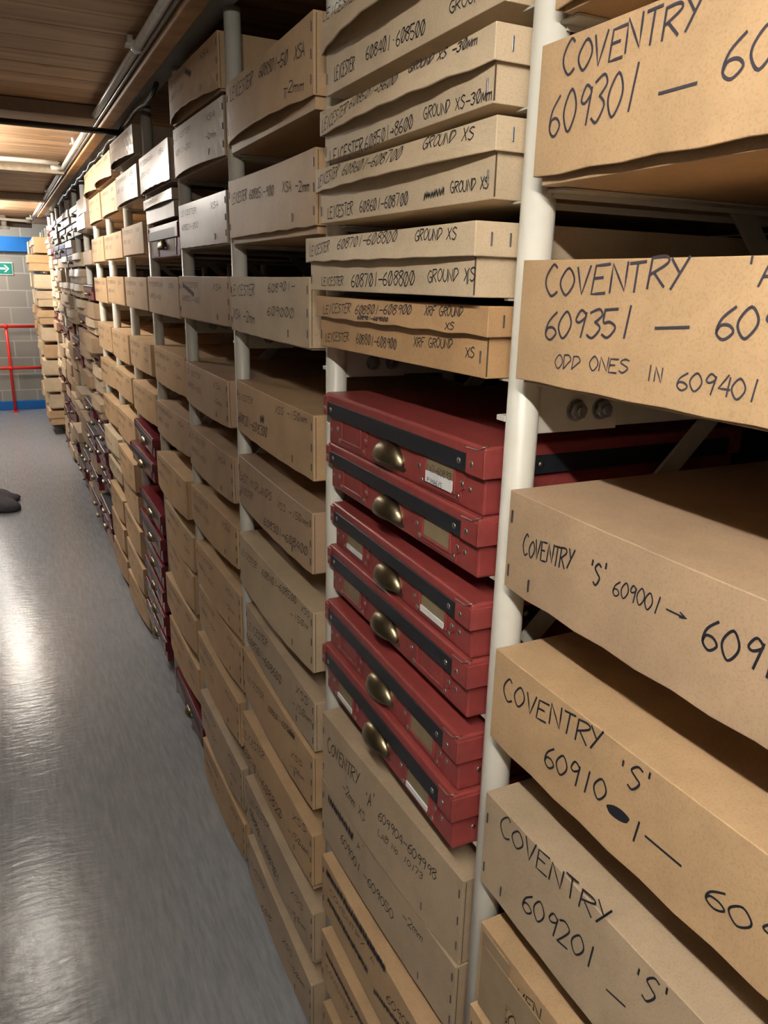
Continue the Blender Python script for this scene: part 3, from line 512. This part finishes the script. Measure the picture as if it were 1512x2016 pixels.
def suitcase(b, tone, xL, xR, zt, zb, label, idx, group):
    x, y, W, rz = geo(b, xL, xR); H = zt-zb; near = b == 1
    t = empty('fibre_case', (x, y, zb), rz, label, 'case', group)
    mat = RED if tone == 'red' else MAROON; hl = H*.46; hb = H-hl
    bs = link('base', boxmesh(.006, D-.1, -W/2+.006, W/2-.006, 0, hb+.005, bev=.003), mat, t)
    ld = link('lid', boxmesh(0, D-.09, -W/2, W/2, hb, H-.0005, bev=.0045, segs=3), mat, t)
    z0, z1 = hb+.0012, hb+hl*.62
    link('front_strap', boxmesh(-.0018, .001, -W/2+.042, W/2-.012, z0, z1, bev=.0006, segs=1), BLACK, ld)
    link('side_strap', boxmesh(.05, D-.12, -W/2-.0018, -W/2+.001, z0, z1, bev=.0006, segs=1), BLACK, ld)
    zc = (z0+z1)/2
    def rv(par, yy, zz, xx=-.0018, side=False):
        r = link('rivet', RIV, None, par, (xx, yy, zz))
        if side: r.rotation_euler = (0, 0, math.pi/2)
    bm = bmesh.new(); bm3 = bmesh.new()
    addbox(bm, -.0028, .001, -W/2-.002, -W/2+.040, hb+.001, H-.006, bev=.001, segs=1); addbox(bm, -.0028, .045, -W/2-.0024, -W/2+.001, hb+.001, H-.006, bev=.001, segs=1)
    addbox(bm3, -.0028, .001, W/2-.014, W/2+.002, hb+.001, H-.006, bev=.001, segs=1); link('corner_patch', fin(bm3), mat, ld)
    link('corner_patch', fin(bm), mat, ld)
    hc = link('cup_handle', CUP, None, bs, (.006, W*(.5-.485), hb-.032)); md = hc.modifiers.new('solid', 'SOLIDIFY'); md.thickness = .0012
    if near:
        fl = link('handle_flange', plate([(.047*math.cos(q), .034*math.sin(q)) for q in [math.pi*i/14 for i in range(15)]]+[(-.054, -.004), (-.046, -.009), (.046, -.009), (.054, -.004)], .0012), BRASS, hc, (.0002, 0, 0))
    for s, c0 in ((-1, .5-.20), (1, .5-.775)):
        cy = W*c0
        pl = link('label_holder', plate([(cy+.060, hb-.001), (cy-.066, hb-.001), (cy-.066, hb-.024), (cy-.058, hb-.029), (cy-.058, .006), (cy+.052, .006), (cy+.052, hb-.029), (cy+.060, hb-.024)], .002), mat, bs, (.006, 0, 0))
        if near:
            bm = bmesh.new(); addbox(bm, -.0042, -.0015, cy-.046, cy-.041, .016, hb-.002, bev=.0008, segs=1); addbox(bm, -.0042, -.0015, cy+.033, cy+.038, .016, hb-.002, bev=.0008, segs=1); addbox(bm, -.0042, -.0015, cy-.046, cy+.038, .0125, .0165, bev=.0008, segs=1); link('slot_frame', fin(bm), mat, pl)
        kind = CARDS.get(idx, (0, 0))[0 if s < 0 else 1] if near else 1
        if kind: link('card_slip', boxmesh(-.0026, 0, cy-.040, cy+.032, .017, hb-.001), SLIP, pl)
        if kind == 2: link('white_label', boxmesh(-.0046, 0, cy-.040, cy+.032, .0135, .0135+(.016 if idx == 0 else .009)), PAPER, pl)
        if near:
            for ry, rz_ in ((-.061, hb-.018), (-.052, .012), (.046, .012), (.055, hb-.018)): rv(pl, cy+ry, rz_, -.002)
            if idx == 0 and s > 0:
                sf = lambda u, v: Vector((-.0050, cy+.030-u, v))
                link('handwriting', writing([('147-60893', 0, .030, .068, .030, .010), ('P1MA615', .004, .014, .045, .0135, .007)], sf, 3, .6), INK, pl)
    if near:
        rv(ld, W/2-.03, zc); rv(ld, -W/2+.058, zc); rv(ld, -W/2+.026, zc+.002, -.0030); rv(ld, W/2-.006, zc, -.0030)
        rv(bs, -W/2+.04, hb*.55, .006); rv(bs, W/2-.016, hb*.5, .006)
        s_ = -W/2+.006; r = link('rivet', RIV, None, bs, (.04, s_, hb*.55)); r.rotation_euler = (0, 0, math.pi/2)
        r = link('rivet', RIV, None, ld, (.085, -W/2-.002, zc)); r.rotation_euler = (0, 0, math.pi/2)
        link('corner_fold', pathmesh([(-.0028, -W/2+.040, H-.007), (-.0032, -W/2+.012, H-.006), (-.002, -W/2+.004, H-.001), (.006, -W/2+.002, H)], .0009, 6), RIVET, ld)
    return t
bays = {}
for r in BOXES: bays.setdefault(r[0], []).append(r)
GEN = {3: ('LEICESTER', 'XSA'), 4: ('PETERBOROUGH', 'XSA'), 5: ('PETERBOROUGH', 'XSA'), 6: ('PETERBOROUGH', 'XSA'), 7: ('PETERBOROUGH', 'XSA')}
PLACE = {0: 'in the nearest column', 1: 'in the second column', 2: 'in the third column', 3: 'in the fourth column', 4: 'in the fifth column', 5: 'in the sixth column', 6: 'in the seventh column', 7: 'in the eighth column'}
redn = 0; rows_seen = {}
for b, rs in bays.items():
    rs.sort(key=lambda r: -r[5])
    for i, r in enumerate(rs):
        _, kind, tone, xL, xR, zt, zb, z0, bow, mark, L = r
        nxt = rs[i+1][5] if i+1 < len(rs) else FZ
        if z0-nxt > .006 and b < 8: runner(b, z0)
        pos = ORD[i] if i else 'top'; where = '%s box from the top %s' % (pos, PLACE[b]) if i else 'topmost box %s' % PLACE[b]
        if kind == 'case':
            if b == 1:
                lab = ['topmost of the six red cases, white label in its right holder', 'second of the six red cases from the top, plain card slip', 'third red case from the top, white labels in both holders', 'fourth red case from the top, between two stacked red cases', 'fifth red case from the top, resting on the lowest one', 'lowest of the six red cases, with a shinier brass handle'][redn]
                suitcase(b, 'red', xL, xR, zt, z0, lab, redn, 'red cases in the second column'); redn += 1
            else:
                suitcase(b, 'maroon', xL, xR, zt, z0, 'dark maroon fibre case, ' + where.replace(' box', ''), 9, 'maroon cases further along')
            continue
        if mark: lab = '%s cardboard box marked %s %s' % (TW[tone], mark, PLACE[b])
        else: lab = '%s cardboard box, %s' % (TW[tone], where)
        if len(lab.split()) > 16: lab = '%s box marked %s %s' % (TW[tone], mark, PLACE[b])
        if mark.startswith('scribble'): lab = '%s box with %s, %s' % (TW[tone], mark, where.replace(' box', ''))
        if b >= 3 and not L:
            W = POST[b+1]-POST[b]-.06; h = (zt-zb); n1 = GEN[b][0]
            if kind == 'deep':
                L = [('l', n1, .05, zb+h*.74, .05+.042*len(n1), zb+h*.74, .014), ('l', '6Ø8%d01-%d00' % (i % 9, (i+1) % 9), .07, zb+h*.42, .47, zb+h*.40, .015), ('l', 'XSA', .72, zb+h*.72, .88, zb+h*.72, .016)]
                if i % 3 == 1: L.append(('l', '-2mm', .74, zb+h*.4, .9, zb+h*.38, .013))
                if b == 3 and i in (0, 3): L.append(('l', '#', .1 if i else .45, zb+h*.72, .35 if i else .6, zb+h*.5, .018))
            else: L = [('l', n1, .1, zb+h*.3, .6, zb+h*.3, .012)]
        cardbox(b, tone, xL, xR, zt, zb, z0, bow, lab, L, kind == 'flat', b*20+i, mark)
# ---- far columns: shallow lidded boxes and dark cases, in pairs on each shelf
def farmesh(W, H, style):
    bm = bmesh.new()
    if style == 'case':
        addbox(bm, .006, .4, -W/2+.006, W/2-.006, 0, H*.62, bev=.003, segs=1); addbox(bm, 0, .4, -W/2, W/2, H*.6, H, bev=.005)
        k = len(bm.faces); addbox(bm, -.002, 0, -W/2+.03, W/2-.015, H*.6, H*.8)
        addbox(bm, -.02, .006, -.035, .035, H*.25, H*.5, bev=.008)
        bm.faces.ensure_lookup_table()
        for f in bm.faces[k:k+6]: f.material_index = 1
        for f in bm.faces[k+6:]: f.material_index = 2
    else:
        addbox(bm, .005, .4, -W/2+.005, W/2-.005, 0, H-.01, bev=.002, segs=1); hl = H*(.5 if style == 'flat' else .93)
        r = bmesh.new(); addbox(r, 0, .4, -W/2, W/2, H-hl, H)
        for k in range(1, 8): bmesh.ops.bisect_plane(r, geom=r.verts[:]+r.edges[:]+r.faces[:], plane_co=(0, -W/2+W*k/8, 0), plane_no=(0, 1, 0))
        for v in r.verts:
            if v.co.x < 1e-5: v.co.x -= (.018 if style == 'flat' else .009)*(1-(2*v.co.y/W)**2)*(H-v.co.z)/hl
        m = fin(r); bm.from_mesh(m)
    return fin(bm)
FM = {}
def far(W, H, style, tone, name, x, y, z, rz, label, cat, group):
    key = (round(W, 2), round(H, 3), style, tone)
    if key not in FM:
        me = farmesh(W, H, style)
        if style == 'case':
            for mm in ((MAROON if tone == 'maroon' else BLACK), BLACK, BRASS): me.materials.append(mm)
        else: me.materials.append(CARD[tone])
        FM[key] = me
    o = bpy.data.objects.new(name, FM[key]); sc.collection.objects.link(o); o.location = (x, y, z); o.rotation_euler = (0, 0, rz); tag(o, label, cat, group); return o
rnd = random.Random(11)
for b in range(8, 15):
    W = POST[b+1]-POST[b]-.06; ym = (POST[b]+POST[b+1])/2; base = FZ+.03; k = 0; cells = []
    while base < 2.2:
        if abs(base-1.57) < .03: base += .07
        for q in range(2):
            H = (.088, .098)[q]; H = round(H, 3)
            cells.append((base, H, q)); base += H+.001
        base += .014
    for k, (z, H, q) in enumerate(cells):
        if q == 0: runner(b, z)
        if q == 1 and rnd.random() < .12: continue
        if z > 1.85: st, to = rnd.choice([('case', 'black'), ('case', 'black'), ('flat', 'glossy'), ('case', 'maroon')]) if b > 8 else ('deep', 'glossy')
        elif z > 1.2: st, to = rnd.choice([('flat', 'glossy'), ('flat', 'pale2'), ('case', 'maroon'), ('deep', 'oldtan'), ('flat', 'grey')])
        elif z > .7: st, to = rnd.choice([('deep', 'pale2'), ('deep', 'oldtan'), ('flat', 'pale'), ('flat', 'grey'), ('case', 'maroon')])
        else: st, to = rnd.choice([('case', 'maroon'), ('case', 'maroon'), ('deep', 'grey'), ('deep', 'oldtan')])
        x = -.04+rnd.uniform(-.02, .012)
        if to == 'black': word = 'black fibre case'
        elif st == 'case': word = 'dark maroon fibre case'
        else: word = TW[to]+(' shallow lidded' if st == 'flat' else '')+' cardboard box'
        if st != 'case' and rnd.random() < .05: x -= .02
        far(W, H-.001, st, to, 'fibre_case' if st == 'case' else 'cardboard_box', x, ym, z, rnd.uniform(-.01, .01), 'small %s, %s up from the floor in the %s column' % (word, ORD[k].replace('top', 'first'), COL[b]), 'case' if st == 'case' else 'box', 'small boxes and cases in the far columns')
o = link('shelf_runner', fin(runner_far), WHITE, rack); o['kind'] = 'stuff'
# rack at the far end, set further out into the aisle
r2 = empty('storage_rack', (.0, 9.5, FZ), label='short rack of bright boxes standing further out at the far end', cat='rack')
FP = [9.52, 10.02, 10.52, 11.02]
for y in FP: link('post', tubemesh((0, y-9.5, 0), (0, y-9.5, 2.3), .018, 12), WHITE, r2)
levels = []; z = FZ+.12
while z < 2.15: levels.append(z); z += .19
bm = bmesh.new()
for zz in levels: addbox(bm, .0, .6, 0, 1.54, zz-.012+hz, zz-.001+hz)
link('shelf', fin(bm), CREAM, r2)
for j in range(3):
    for k, z in enumerate(levels):
        H = rnd.choice((.165, .175, .182)); x = -.15-.035*rnd.random()-(.05 if k == 9 and j == 0 else 0)
        to = rnd.choice(['tan', 'pale', 'pale2', 'tan', 'kraft'])
        far(.44, H-.012, rnd.choice(['deep', 'deep', 'flat']), to, 'cardboard_box', x, (FP[j]+FP[j+1])/2, z, rnd.uniform(-.02, .02), '%s cardboard box on shelf %s of the far end rack, %s stack' % (TW[to], ORD[k].replace('top', 'first'), ['near', 'middle', 'far'][j]), 'box', 'boxes on the far end rack')
